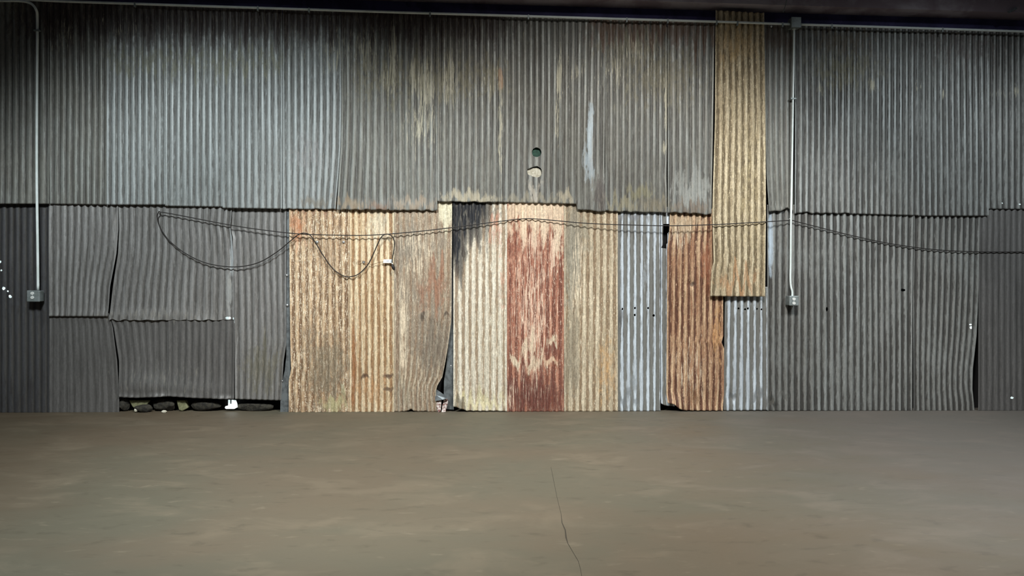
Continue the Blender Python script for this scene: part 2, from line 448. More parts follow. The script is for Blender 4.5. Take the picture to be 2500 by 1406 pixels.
S(890, 918, 12, 6, (74, 46, 30), 1.1, ['O2']); S(950, 918, 14, 6, (74, 44, 32), 1.1, ['O2']); S(948, 950, 12, 6, (84, 58, 40), 1, ['O2'])
S(905, 950, 50, 50, (186, 138, 92), .5, ['O2']); S(865, 900, 8, 120, (150, 96, 56), .8, ['O2'])
S(1400, 620, 22, 130, (136, 131, 117), 1.1, ['O6']); S(1395, 850, 22, 130, (130, 119, 100), 1.0, ['O6']); S(1425, 560, 26, 60, (152, 146, 128), .6, ['O6'])
S(1480, 900, 28, 100, (190, 148, 96), .55, ['O6'])
S(1514, 780, 9, 26, (84, 84, 84), .95, ['S2']); S(1530, 970, 30, 18, (110, 114, 116), .8, ['S2']); S(1545, 930, 14, 26, (120, 124, 126), .7, ['S2'])
S(1575, 668, 10, 34, (150, 156, 160), .7, ['S2']); S(1540, 526, 70, 10, (120, 122, 126), .8, ['S2'])
S(1670, 545, 60, 30, (178, 158, 130), .85, ['O7']); S(1725, 640, 14, 100, (150, 92, 64), .7, ['O7']); S(1690, 694, 7, 5, (60, 36, 26), 1.2, ['O7'])
S(1690, 970, 20, 30, (120, 84, 54), .7, ['O7']); S(1750, 800, 14, 90, (198, 150, 98), .6, ['O7'])
S(1790, 968, 14, 8, (84, 86, 86), 1, ['S4']); S(1850, 965, 24, 18, (108, 110, 110), .9, ['S4']); S(1830, 745, 50, 8, (138, 142, 146), .5, ['S4'])
S(1800, 110, 80, 60, (196, 168, 122), .6, ['R']); S(1800, 690, 60, 30, (176, 132, 92), .75, ['R']); S(1830, 450, 40, 200, (168, 152, 116), .5, ['R'])
S(1880, 590, 6, 80, (176, 190, 202), 1.3, ['L8']); S(1885, 980, 14, 14, (50, 50, 48), 1, ['L8']); S(1915, 965, 20, 12, (84, 84, 80), .7, ['L8'])
S(380, 770, 190, 12, (112, 110, 106), .8, ['L']); S(640, 900, 60, 80, (92, 88, 72), .7, ['L3']); S(400, 930, 150, 50, (86, 86, 84), .6, ['L'])
S(1440, 330, 8, 90, (176, 192, 200), 1.0, ['U11']); S(1436, 400, 14, 60, (166, 180, 188), .8, ['U11'])
# pale lime drips (photo x, y, rx, ry, amount)
DR = [(960, 150, 12, 100, 1), (945, 190, 30, 60, .7), (1008, 190, 10, 60, 1), (1040, 210, 30, 110, .9), (1030, 300, 60, 110, .7), (1095, 200, 30, 90, .8),
      (1105, 190, 8, 60, 1), (820, 130, 60, 90, .6), (895, 120, 40, 70, .7), (1075, 100, 60, 30, .5), (1222, 320, 8, 150, .9), (1200, 200, 60, 90, .5),
      (1365, 190, 10, 90, 1), (1360, 300, 8, 100, .7), (1400, 180, 50, 70, .55), (1500, 170, 60, 90, .6), (1560, 120, 80, 70, .6), (1626, 250, 5, 140, 1),
      (1600, 180, 60, 60, .5), (300, 60, 90, 70, .5), (160, 90, 60, 60, .5), (720, 110, 60, 60, .4), (1300, 90, 120, 30, .4), (2130, 210, 10, 22, 1), (2300, 230, 10, 20, .8),
      (2000, 215, 8, 20, .8), (2240, 210, 10, 22, .6), (2440, 230, 60, 20, .5), (2480, 220, 10, 20, .9), (1620, 360, 12, 30, .8),
      (1300, 760, 70, 260, .75, 'O5'), (1290, 880, 50, 40, .55, 'O5'), (1350, 620, 14, 80, .9, 'O5'), (1300, 590, 60, 40, .7, 'O5'), (1250, 960, 20, 60, .7, 'O5'),
      (1660, 570, 40, 60, .7, 'O7'), (1690, 900, 60, 110, .6, 'O7'), (1020, 600, 60, 120, .7, 'O3'), (985, 800, 14, 200, .9, 'O3'), (1030, 930, 40, 80, .5, 'O3'),
      (760, 640, 60, 200, .5, 'O1'), (920, 560, 40, 60, .8, 'O2'), (1410, 700, 30, 220, .7, 'O6')]

# dents: (cx, cy, rx, ry, push towards viewer in m, flatten 0..1, keys)
DN = [(1465, 470, 26, 60, .02, .8, ['U11']), (1440, 340, 10, 100, .004, .9, ['U11']), (1055, 770, 60, 12, .008, .5, ['O3']),
      (1850, 965, 30, 30, .012, .6, ['S4']), (1790, 965, 16, 16, -.012, .7, ['S4']), (1535, 960, 30, 30, .008, .6, ['S2']),
      (1650, 990, 30, 22, .03, .3, ['O7']), (1110, 985, 30, 25, .03, .3, ['O4']), (1240, 985, 16, 25, .015, .6, ['O4']),
      (350, 945, 70, 30, .03, .7, ['L2']), (480, 955, 90, 26, .02, .6, ['L2']), (340, 770, 200, 14, .012, .7, ['L1', 'L2']),
      (345, 880, 60, 80, 0, .75, ['L2']), (230, 880, 90, 120, 0, .75, ['L1']), (1690, 500, 60, 30, .012, .5, ['U']), (1000, 503, 60, 14, .01, .6, ['U']),
      (900, 503, 60, 14, .008, .5, ['U']), (1310, 396, 30, 60, 0, .5, ['U']), (1915, 970, 20, 20, .01, .7, ['L8']), (1905, 512, 30, 12, .012, .6, ['U']),
      (2350, 980, 40, 30, .015, .7, ['L11']), (1685, 694, 10, 8, -.008, .6, ['O7']), (570, 560, 12, 30, -.01, .8, ['L3']), (650, 650, 50, 60, 0, .3, ['L3']),
      (1640, 430, 20, 30, 0, .7, ['U12'])]

# holes cut through the sheets: (points, keys)
HO = []


def circ(cx, cy, rx, ry, n=22, wob=0.0, keys=None, seed=0):
    r = np.random.RandomState(seed)
    HO.append(([(cx+rx*(1+wob*r.uniform(-1, 1))*math.cos(2*math.pi*k/n), cy+ry*(1+wob*r.uniform(-1, 1))*math.sin(2*math.pi*k/n)) for k in range(n)], keys))


circ(1310, 372, 11.5, 11.5, 26, .02, ['U'])
HO.append(([(1288, 413), (1296, 410), (1304, 407), (1312, 406), (1317, 409), (1320, 411), (1323, 417), (1323, 424), (1319, 430), (1314, 433), (1308, 433), (1301, 431), (1294, 428), (1289, 426), (1287, 420)], ['U']))
HO.append(([(1619, 547), (1634, 547), (1633, 566), (1629, 570), (1629, 594), (1626, 596), (1626, 607), (1613, 605), (1618, 598)], ['S3', 'O7']))
for x, y in ((1519, 754), (1549.5, 752), (1549, 769), (1581.5, 752), (1595, 770)): circ(x, y, 2.6, 3.0, 10, .15, ['S2'], int(x))
for x, y in ((1803, 753), (1819, 755), (1825, 753), (1848, 754), (1858, 755)): circ(x, y, 2.4, 2.6, 10, .2, ['S4'], int(x))
circ(2203, 708, 5.5, 3.6, 12, .15, ['L10'], 2); circ(2018, 755, 3.5, 6, 12, .1, ['L9'], 3)
PIN = [(0.5, 639, 3.5, 3, 'L0'), (4, 660, 3.6, 2.4, 'L0'), (10, 704, 3.6, 4, 'L0'), (20, 711, 3.4, 2.2, 'L0'), (26, 724, 3.2, 4, 'L0'),
       (2368, 799, 3.4, 3.6, 'L11'), (2367, 792, 2.6, 1.6, 'L11'), (2470, 971, 4.2, 2.8, 'L12'), (2446, 496, 2.6, 1.8, 'U'), (2489, 499, 4.4, 1.8, 'U'),
       (557, 776, 7, 3.4, 'L2'), (571, 777, 1.8, 3, 'L2')]
for i, (x, y, rx, ry, k) in enumerate(PIN): circ(x, y, rx, ry, 10, .18, [k], i)


def snoise(seed):
    r = np.random.RandomState(seed)
    fs = [(r.uniform(.4, 1.4), r.uniform(.4, 1.4), r.uniform(0, 6.28), r.choice([-1, 1])) for _ in range(7)]

    def f(a, b):
        return sum(np.sin(a*fx*s+b*fy+p) for fx, fy, p, s in fs)/3.2
    return f


def inside(px, py, poly):
    x = px.ravel(); y = py.ravel(); c = np.zeros(x.shape, bool); n = len(poly)
    for i in range(n):
        x1, y1 = poly[i]; x2, y2 = poly[(i+1) % n]
        if y1 == y2: continue
        m = ((y1 > y) != (y2 > y)) & (x < (x2-x1)*(y-y1)/(y2-y1)+x1)
        c ^= m
    return c.reshape(px.shape)


def nearest(px, py, poly):
    best = None; bx = px.copy(); by = py.copy(); bd = np.full(px.shape, 1e9); n = len(poly)
    for i in range(n):
        x1, y1 = poly[i]; x2, y2 = poly[(i+1) % n]
        dx, dy = x2-x1, y2-y1; t = np.clip(((px-x1)*dx+(py-y1)*dy)/(dx*dx+dy*dy), 0, 1)
        qx = x1+t*dx; qy = y1+t*dy; d = (qx-px)**2+(qy-py)**2
        m = d < bd; bx[m] = qx[m]; by[m] = qy[m]; bd[m] = d[m]
    return bx, by


def corr(key, label, Lp, Rp, Tp, Bp, mat, n=None, amp=.0085, off=.0, wob=.6, phase=0.0, pw=1.0, curl=0.0, rag=0.0, dep=0.0, seed=None, group=None, flat=1.0):
    amp = amp*flat
    """one corrugated sheet. Lp/Rp: [(y, x)...], Tp/Bp: [(x, y)...] in photo points"""
    Lp, Rp, Tp, Bp = [np.array(a, float) for a in (Lp, Rp, Tp, Bp)]
    fl = lambda a: (lambda q: np.interp(q, a[:, 0], a[:, 1]))
    L, Rr, T, B = fl(Lp), fl(Rp), fl(Tp), fl(Bp)
    seed = seed if seed is not None else (hash_(key) % 9999)
    r = np.random.RandomState(seed)
    ym = (T(Tp[:, 0].mean())+B(Bp[:, 0].mean()))/2
    wpx = abs(Rr(ym)-L(ym)); hpx = B(Bp[:, 0].mean())-T(Tp[:, 0].mean())
    if n is None: n = max(1, int(round(wpx/(15.9-(L(ym)-400)/2000*1.5))))
    holes = [h for h, ks in HO if ks is None or any(key.startswith(k) for k in ks)]
    holes = [h for h in holes if L(h[0][1])-15 < h[0][0] < Rr(h[0][1])+15]
    us = list(np.linspace(0, 1, int(n*12)+1)); vs_ = list(np.linspace(0, 1, max(20, int(hpx/3.0))))
    for h in holes:
        hx = [p[0] for p in h]; hy = [p[1] for p in h]; cy = sum(hy)/len(hy); cx = sum(hx)/len(hx)
        st = .45 if (max(hx)-min(hx)) < 12 else .9
        for x in np.arange(min(hx)-1.5, max(hx)+1.5, st): us.append((x-L(cy))/(Rr(cy)-L(cy)))
        for y in np.arange(min(hy)-1.5, max(hy)+1.5, st): vs_.append((y-T(cx))/(B(cx)-T(cx)))
    us = np.unique(np.round([a for a in us if 0 <= a <= 1], 5)); vs_ = np.unique(np.round([a for a in vs_ if 0 <= a <= 1], 5))
    u, v = np.meshgrid(us, vs_)
    y = T(L(ym)+u*wpx)*(1-v)+B(L(ym)+u*wpx)*v
    x = L(y)+u*(Rr(y)-L(y))
    y = T(x)*(1-v)+B(x)*v
    x = L(y)+u*(Rr(y)-L(y))
    if rag:
        rn = snoise(seed+5); y = y+rag*rn(x/4.0, x*0+1)*np.clip((v-.9)/.1, 0, 1)
    f1, f2, f3 = snoise(seed), snoise(seed+1), snoise(seed+2)
    ed = np.clip(np.minimum(u, 1-u)*n, 0, 1)
    uu = u+wob*1.6*f1(x/110, y/170)/wpx*ed
    ph = 2*math.pi*(n*uu)+phase
    p = .5+.5*np.cos(ph)
    prof = p**pw
    A = np.clip(amp*(1+.22*f2(x/50, y/90)), .001, 1)
    push = .0015*f3(x/45, y/60)+dep*np.clip(f3(x/90+3, y/110), -1, 1)
    for cx, cy, rx, ry, d, flt, ks in DN:
        if ks and not any(key.startswith(k) for k in ks): continue
        g = np.exp(-(((x-cx)/rx)**2+((y-cy)/ry)**2))
        A = A*(1-flt*g); push = push+d*g
    if curl: push = push+curl*np.clip((v-.93)/.07, 0, 1)**2*(1+.6*f2(x/14, y*0))
    hh = 2*A*prof+push
    # holes
    nv, nu = x.shape
    idx = np.arange(nv*nu).reshape(nv, nu)
    q = np.stack([idx[:-1, :-1], idx[1:, :-1], idx[1:, 1:], idx[:-1, 1:]], -1).reshape(-1, 4)
    xf, yf = x.ravel().copy(), y.ravel().copy()
    for h in holes:
        cxm, cym = xf[q].mean(1), yf[q].mean(1)
        ins = inside(cxm, cym, h)
        if not ins.any(): continue
        kept = np.unique(q[~ins]); gone = np.unique(q[ins])
        b = np.intersect1d(kept, gone)
        bx, by = nearest(xf[b], yf[b], h); xf[b] = bx; yf[b] = by
        q = q[~ins]
    co = P(xf, yf, -off)
    co[:, 1] = -off-hh.ravel()
    bpt = P([float(L(ym)+wpx/2)], [float(B(L(ym)+wpx/2))], -off)[0]
    org = np.array([bpt[0], -off, bpt[2]])
    # attributes
    al = np.zeros(xf.shape); cc = np.zeros((xf.size, 3)); cc[:] = .2
    g1, g2, g3 = snoise(seed+7), snoise(seed+8), snoise(seed+9)
    jx = 5*g1(xf/9, yf/22)+2.5*g2(xf/3.5, yf/9); jy = 26*g2(xf/4, yf/80)+12*g3(xf/2.2, yf/30)
    for cx, cy, rx, ry, c, a, ks in ST:
        if ks and not any(key.startswith(k) for k in ks): continue
        w_ = min(1, min(rx*1.5, ry)/38)
        d = ((xf+jx*w_-cx)/rx)**2+((yf+jy*w_-cy)/ry)**2
        g = a*np.exp(-d*.9)
        m = g > al
        al[m] = g[m]; cc[m] = c
    dr = np.zeros(xf.shape)
    if True:
        for cx, cy, rx, ry, a, *ks in DR:
            if not any(key.startswith(k) for k in (ks or ['U'])): continue
            dr = np.maximum(dr, a*np.exp(-((xf-cx)/rx)**2-((yf-cy)/ry)**2))
    used = np.unique(q); mp = np.full(xf.size, -1); mp[used] = np.arange(used.size)
    co = (co-org)[used]; q = mp[q]
    me = bpy.data.meshes.new('sheet')
    me.vertices.add(len(co)); me.vertices.foreach_set('co', co.astype(np.float32).ravel())
    me.loops.add(q.size); me.loops.foreach_set('vertex_index', q.astype(np.int32).ravel())
    me.polygons.add(len(q)); me.polygons.foreach_set('loop_start', np.arange(0, q.size, 4, dtype=np.int32))
    me.polygons.foreach_set('use_smooth', np.ones(len(q), bool))
    me.update(calc_edges=True)
    at = me.attributes.new('stain_and_light', 'FLOAT_COLOR', 'POINT')
    at.data.foreach_set('color', np.concatenate([cc[used], al[used, None]], 1).astype(np.float32).ravel())
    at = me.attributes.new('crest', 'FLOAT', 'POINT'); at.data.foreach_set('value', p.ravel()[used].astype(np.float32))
    at = me.attributes.new('drip', 'FLOAT', 'POINT'); at.data.foreach_set('value', dr[used].astype(np.float32))
    o = link('corrugated_sheet', me, M[mat], None, tuple(org))
    md = o.modifiers.new('edge', 'SOLIDIFY'); md.thickness = .0025; md.use_rim_only = True; md.offset = -1
    tag(o, label, 'metal sheet', group)
    return o


def hash_(s):
    h = 7
    for ch in s: h = (h*131+ord(ch)) % 1000003
    return h


GU = 'corrugated sheets of the upper course'; GL = 'corrugated sheets of the lower course'
TOP = lambda a, b: [(a, cond_y(a)-2), (b, cond_y(b)-2)]


def U(key, x0, x1, bot, label, mat, x0b=None, x1b=None, off=.040, Lp=None, Rp=None, **k):
    x0b = x0 if x0b is None else x0b; x1b = x1 if x1b is None else x1b
    corr(key, label, Lp or [(0, x0), (510, x0b)], Rp or [(0, x1), (510, x1b)], TOP(x0, x1), bot, mat, off=off, group=GU, **k)


a, b = .040, .047
kw = dict(pw=.42, wob=.6)
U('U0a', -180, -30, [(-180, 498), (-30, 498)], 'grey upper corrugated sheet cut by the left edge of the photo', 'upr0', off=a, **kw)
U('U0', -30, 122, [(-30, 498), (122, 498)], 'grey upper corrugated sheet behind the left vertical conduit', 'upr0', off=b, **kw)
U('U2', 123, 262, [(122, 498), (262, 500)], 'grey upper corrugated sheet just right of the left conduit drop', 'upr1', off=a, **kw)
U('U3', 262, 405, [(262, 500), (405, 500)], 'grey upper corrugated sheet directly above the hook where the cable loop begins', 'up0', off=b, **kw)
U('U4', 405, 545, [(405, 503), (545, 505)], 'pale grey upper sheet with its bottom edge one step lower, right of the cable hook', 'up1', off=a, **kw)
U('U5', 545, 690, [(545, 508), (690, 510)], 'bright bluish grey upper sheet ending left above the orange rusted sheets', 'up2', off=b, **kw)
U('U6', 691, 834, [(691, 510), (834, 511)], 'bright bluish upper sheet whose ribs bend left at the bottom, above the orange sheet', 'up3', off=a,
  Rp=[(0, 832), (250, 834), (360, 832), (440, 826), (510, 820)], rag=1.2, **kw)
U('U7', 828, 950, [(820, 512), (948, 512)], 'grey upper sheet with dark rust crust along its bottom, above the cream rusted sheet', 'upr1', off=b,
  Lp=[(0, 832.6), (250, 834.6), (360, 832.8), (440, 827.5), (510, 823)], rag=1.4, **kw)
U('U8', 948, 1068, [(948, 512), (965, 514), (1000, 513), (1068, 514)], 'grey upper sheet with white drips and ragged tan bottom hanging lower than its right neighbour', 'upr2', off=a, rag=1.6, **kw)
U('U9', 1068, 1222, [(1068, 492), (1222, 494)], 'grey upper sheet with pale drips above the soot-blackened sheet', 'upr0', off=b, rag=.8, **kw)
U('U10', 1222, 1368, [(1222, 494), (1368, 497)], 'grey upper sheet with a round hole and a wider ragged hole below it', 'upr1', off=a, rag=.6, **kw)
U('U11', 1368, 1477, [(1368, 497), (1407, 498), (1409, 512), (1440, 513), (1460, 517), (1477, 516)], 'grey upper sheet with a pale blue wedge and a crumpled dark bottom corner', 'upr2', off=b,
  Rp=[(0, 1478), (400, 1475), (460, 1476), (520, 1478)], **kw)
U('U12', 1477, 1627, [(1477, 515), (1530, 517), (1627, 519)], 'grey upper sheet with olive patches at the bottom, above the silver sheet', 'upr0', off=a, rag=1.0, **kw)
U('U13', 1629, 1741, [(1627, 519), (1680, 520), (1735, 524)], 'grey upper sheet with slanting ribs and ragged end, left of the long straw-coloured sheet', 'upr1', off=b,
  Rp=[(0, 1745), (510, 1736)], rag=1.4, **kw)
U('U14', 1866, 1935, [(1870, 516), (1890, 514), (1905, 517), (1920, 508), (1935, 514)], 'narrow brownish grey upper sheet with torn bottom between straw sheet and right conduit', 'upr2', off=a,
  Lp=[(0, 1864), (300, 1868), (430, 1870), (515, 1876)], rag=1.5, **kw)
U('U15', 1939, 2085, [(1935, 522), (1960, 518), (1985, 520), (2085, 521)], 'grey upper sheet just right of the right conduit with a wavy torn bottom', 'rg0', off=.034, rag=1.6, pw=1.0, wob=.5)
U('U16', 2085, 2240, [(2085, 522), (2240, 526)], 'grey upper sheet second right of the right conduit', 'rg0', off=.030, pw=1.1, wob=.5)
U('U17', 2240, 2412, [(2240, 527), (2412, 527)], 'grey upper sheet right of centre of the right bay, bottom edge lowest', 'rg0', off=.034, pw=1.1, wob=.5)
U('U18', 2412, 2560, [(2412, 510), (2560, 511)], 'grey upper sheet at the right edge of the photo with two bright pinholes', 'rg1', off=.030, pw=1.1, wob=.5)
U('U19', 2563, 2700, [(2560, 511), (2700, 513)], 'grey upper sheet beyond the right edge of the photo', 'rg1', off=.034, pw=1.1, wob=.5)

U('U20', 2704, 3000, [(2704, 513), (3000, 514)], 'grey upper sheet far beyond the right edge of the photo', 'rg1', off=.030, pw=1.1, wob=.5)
U('U0z', -480, -182, [(-480, 498), (-182, 498)], 'grey upper sheet far beyond the left edge of the photo', 'upr0', off=b, **kw)
# the long straw-coloured sheet in front of both courses
corr('R', 'long straw-coloured rusted sheet running from the eave down over both courses', [(20, 1746), (300, 1744), (520, 1738), (560, 1739), (640, 1741), (660, 1736), (724, 1733)],
     [(20, 1864), (300, 1867), (520, 1868), (724, 1866)], [(1745, 26), (1865, 32)], [(1733, 723), (1866, 724)], 'stw', n=8, off=.070, amp=.0095, wob=.6, pw=1.3, group='patched corrugated sheets')

# lower course
BASE = lambda x: float(np.interp(x, [0, 300, 1000, 1800, 2500], [1008, 1008, 1006, 1002.5, 1003]))


def Lo(key, x0, x1, label, mat, y0=None, y1=None, Lp=None, Rp=None, bot=None, off=.0, x0b=None, x1b=None, **k):
    x0b = x0 if x0b is None else x0b; x1b = x1 if x1b is None else x1b
    y0 = 488 if y0 is None else y0
    bot = bot or [(x0, y1 or BASE(x0)), (x1, y1 or BASE(x1))]
    corr(key, label, Lp or [(490, x0), (1005, x0b)], Rp or [(490, x1), (1005, x1b)], [(x0, y0), (x1, y0)], bot, mat, off=off, group=k.pop('group', GL), **k)


dk = dict(amp=.005, wob=1.2, pw=.9)
Lo('L0a', -180, -25, 'very dark lower sheet cut by the left edge of the photo', 'dark', **dk)
Lo('L0', -25, 121, 'very dark lower sheet with bright pinholes behind the left outlet box', 'dark', off=.006, **dk)
m = dict(amp=.006, wob=1.6, pw=.8, dep=.004)
Lo('L1a', 121, 290, 'dull grey buckled sheet above the rivet line, right of the left outlet', 'low0', y1=772, Rp=[(490, 290), (560, 290), (620, 285), (700, 270), (775, 265)], off=.018, curl=.004, **m)
Lo('L1b', 121, 290, 'dark grey flattened sheet below the rivet line, left of its row', 'lowd0', y0=764, flat=.5, Rp=[(760, 266), (800, 276), (880, 286), (960, 291), (1005, 291)], **m)
Lo('L2a', 292, 568, 'grey buckled sheet behind the cable hook, above the rivet line', 'low0', n=17, y1=781,
   Lp=[(490, 290), (560, 292), (620, 289), (700, 277), (780, 268)], Rp=[(490, 568), (530, 566), (555, 563), (580, 567), (640, 571), (780, 573)], off=.014, curl=.006, rag=1.2, **m)
Lo('L2b', 280, 412, 'dark grey sheet with a bulging curled bottom over the olive scrap', 'lowd1', y0=770, n=8,
   Lp=[(770, 270), (800, 279), (880, 291), (970, 292)], bot=[(280, 968), (340, 970), (412, 966)], curl=.02, **m)
Lo('L2c', 412, 573, 'grey sheet ending above the daylight at the floor gap', 'lowd0', y0=770, n=10, bot=[(412, 966), (500, 972), (573, 973)], off=.004, curl=.012, **m)
Lo('L3', 569, 700, 'grey sheet with a crease at its top left corner, left of the steel flashing', 'low0', n=8,
   Lp=[(490, 568), (530, 566), (555, 562), (580, 568), (700, 573), (980, 574)], Rp=[(490, 700), (840, 699), (880, 693), (980, 686)], bot=[(569, 974), (700, 978)], **m)
rp = dict(group='patched corrugated sheets')
Lo('O1', 706, 854, 'orange-brown rusted sheet beside the steel flashing, under the sagging cable', 'org', n=9, off=.012, amp=.0095, wob=.9, pw=1.2, rag=.6,
   Lp=[(490, 707), (700, 708), (860, 710), (900, 712), (930, 706), (1005, 706)], **rp)
Lo('O2', 854.8, 962, 'cream and orange rusted sheet carrying the small white tag', 'org2', n=7, off=.006, amp=.0095, wob=.6, pw=1.2, rag=.6, **rp)
Lo('O3', 962.5, 1104, 'grey-brown rusted sheet with its lower right corner torn away', 'gry', n=9, off=.012, amp=.008, wob=1.2, pw=1.1, rag=.8, y0=483,
   Rp=[(480, 1104), (620, 1103), (780, 1102), (850, 1093), (880, 1088), (920, 1080), (940, 1068), (955, 1064), (985, 1066), (1005, 1068)],
   bot=[(962, 1006), (990, 1003), (1003, 1000), (1012, 1003), (1068, 1005)], **rp)
Lo('O4', 1107, 1237.3, 'cream sheet with soot-black top corner and lifted bottom left corner', 'crm', n=8, off=.012, amp=.009, wob=.7, pw=1.1, y0=483,
   bot=[(1098, 985), (1107, 990), (1140, 1002), (1238, 1003)], curl=.008, **rp)
Lo('O5', 1238, 1376, 'red-brown flaking painted sheet in the middle of the wall', 'red', n=9, off=.014, amp=.0095, wob=1.0, pw=1.1, y0=486, **rp)
Lo('O6', 1376.8, 1507.5, 'tan weathered sheet between red sheet and silver sheet', 'tan', n=8, off=.012, amp=.0085, wob=1.0, pw=1.1, y0=490, rag=.5, **rp)
Lo('S2', 1508, 1611, 'bright silver sheet with five nail holes across its middle', 'slv', n=6.5, off=.006, amp=.0095, wob=.4, pw=1.5, y0=505, phase=2.2, **rp)
Lo('S3', 1613, 1646, 'narrow dull silver strip with a dark notch, between silver and brown sheets', 'slv', n=2, off=.0, amp=.005, wob=.4, pw=1.0, y0=505,
   bot=[(1613, 984), (1622, 989), (1646, 991)], curl=.01, **rp)
Lo('O7', 1629, 1765, 'brown rusted sheet partly hidden behind the long straw-coloured sheet', 'rst', n=9, off=.012, amp=.0095, wob=.6, pw=1.2, y0=510,
   Lp=[(490, 1635), (560, 1634), (606, 1628), (960, 1626), (1005, 1630)], Rp=[(490, 1765), (820, 1764), (835, 1760), (850, 1766), (960, 1766), (1005, 1762)],
   bot=[(1627, 982), (1645, 986), (1655, 996), (1668, 1001), (1765, 1002)], curl=.01, **rp)
Lo('S4', 1766, 1872, 'silver sheet below the long straw-coloured sheet with a dented bottom corner', 'slv', n=6.5, off=.004, amp=.009, wob=.6, pw=1.4, y0=700, phase=2.6,
   Lp=[(700, 1770), (1005, 1766)], bot=[(1766, 1002), (1872, 1001)], **rp)
g = dict(amp=.0095, wob=1.6, pw=1.0)
Lo('L8', 1872, 1982, 'dark grey lower sheet behind the right outlet box with a pale blue strip', 'rg2', n=7, off=.004, y0=500, **g)
Lo('L9', 1982, 2110, 'grey wavy lower sheet just right of the right outlet box', 'rg0', n=8, off=.0, y0=505, **g)
Lo('L10', 2110, 2226, 'grey wavy lower sheet with a dark oval hole', 'rg1', n=8, off=.003, y0=505, Rp=[(490, 2228), (700, 2226), (1005, 2224)], **g)
Lo('L11', 2228, 2384, 'grey lower sheet with a bright pinhole, open gap along its right edge', 'rg2', n=11, off=.0, y0=505,
   Rp=[(490, 2391), (700, 2386), (820, 2381), (900, 2373), (950, 2372), (1005, 2377)], **g)
Lo('L12', 2388, 2550, 'dark grey lower sheet at the right edge of the photo', 'lowd1', n=11, off=.012, y0=500, Lp=[(490, 2392), (700, 2388), (1005, 2387)], **dk)
Lo('L13', 2550, 2700, 'dark grey lower sheet beyond the right edge of the photo', 'lowd1', n=10, off=.004, y0=500, **dk)

Lo('L14', 2702, 3000, 'dark grey lower sheet far beyond the right edge of the photo', 'lowd1', n=20, off=.0, y0=500, **dk)
Lo('L0z', -480, -182, 'very dark lower sheet far beyond the left edge of the photo', 'dark', n=18, off=.0, **dk)

# ------------------------------------------------------------------ daylight outside the pinholes
for x, y, rx, ry, k in PIN:
    c = P1(x, y, .03)
    me = bpy.data.meshes.new('m'); bm = bmesh.new()
    bmesh.ops.create_cone(bm, cap_ends=True, segments=12, radius1=.05, radius2=.05, depth=.006, matrix=Matrix.Rotation(math.pi/2, 4, 'X'))
    bm.to_mesh(me); bm.free()
    o = link('daylight_spot', me, M['day'], None, c)
    w = {'L0': 'daylight through one of the pinholes at the left edge, left of the outlet', 'L2': 'daylight through the torn rivet line right end',
         'L11': 'daylight through the pinhole beside the dark gap at right', 'L12': 'daylight through the low pinhole at the right bottom',
         'U': 'daylight through a small slit in the upper sheet at the right edge'}[k]
    tag(o, w, 'daylight', 'pinholes of daylight '+k.lower().replace('l0', 'at left').replace('l2', 'at the rivet line').replace('l11', 'beside the gap').replace('l12', 'low at right').replace('u', 'in the upper sheet'))

# ------------------------------------------------------------------ things seen through the holes
o = link('green_siding', slab_mesh([(1285, 345), (1335, 345), (1335, 398), (1285, 398)], .17, -.015, P1(1310, 398, -.015)), M['grn'], None, P1(1310, 398, -.015))
tag(o, 'dark green siding seen through the round hole', 'siding')
o = link('pale_board', slab_mesh([(1278, 412), (1294, 411), (1306, 409), (1314, 410), (1322, 416), (1334, 418), (1334, 444), (1278, 444)], .015, -.02, P1(1306, 444, -.02)), M['pale'], None, P1(1306, 444, -.02))
tag(o, 'pale board filling the wide ragged hole in the grey upper sheet', 'board')

# steel flashing strips
def flashing(poly, yp, label, thick=.004, bend=None):
    c = P1(poly[-1][0], poly[-1][1], yp)
    return tag(link('steel_flashing', slab_mesh(poly, thick, yp, c, bend), M['stl'], None, c), label, 'flashing')


flashing([(701, 500), (709, 500), (709, 1006), (684, 1008), (685, 960), (688, 935), (695, 905), (699, 870), (700, 700)], -.004, 'upright grey steel flashing widening at the floor, left of the orange sheet')
flashing([(1099, 500), (1109, 500), (1108, 1000), (1083, 998), (1084, 930), (1090, 890), (1095, 840)], .012, 'grey steel flashing showing in the torn gap beside the cream sheet')
c = P1(1075, 985, -.03)
o = link('bent_flap', slab_mesh([(1065, 950), (1090, 966), (1094, 970), (1082, 974), (1063, 978), (1062, 962)], .004, -.02, c, [0, .03, .05, .045, .02, 0]), M['stl'], None, c)
tag(o, 'bent grey metal flap at the torn corner near the floor', 'metal scrap')
for poly, lab in (([(1084, 974), (1092, 972), (1094, 980), (1088, 1004), (1078, 1006), (1080, 990)], 'twisted red and white painted scrap hanging below the bent flap'),
                  ([(1067, 978), (1078, 976), (1076, 1003), (1070, 1005), (1066, 990)], 'crumpled grey and white scrap left of the red one')):
    c = P1(poly[3][0], poly[3][1], -.02)
    tag(link('paint_scrap', slab_mesh(poly, .012, -.02, c, [.0, .01, .02, .03, .02, .0]), M['scrap'], None, c), lab, 'scrap')
    
# ------------------------------------------------------------------ conduits
def strap(parent, p, vert=False, r=.012):
    bm = bmesh.new()
    if vert: box_bm(bm, (p.x-.03, p.y-r-.002, p.z-.008), (p.x+.03, p.y+.014, p.z+.008), .002)
    else: box_bm(bm, (p.x-.008, p.y-r-.002, p.z-.03), (p.x+.008, p.y+.014, p.z+.018), .002)
    return link('pipe_strap', bm_mesh(bm), M['boxm'], parent)


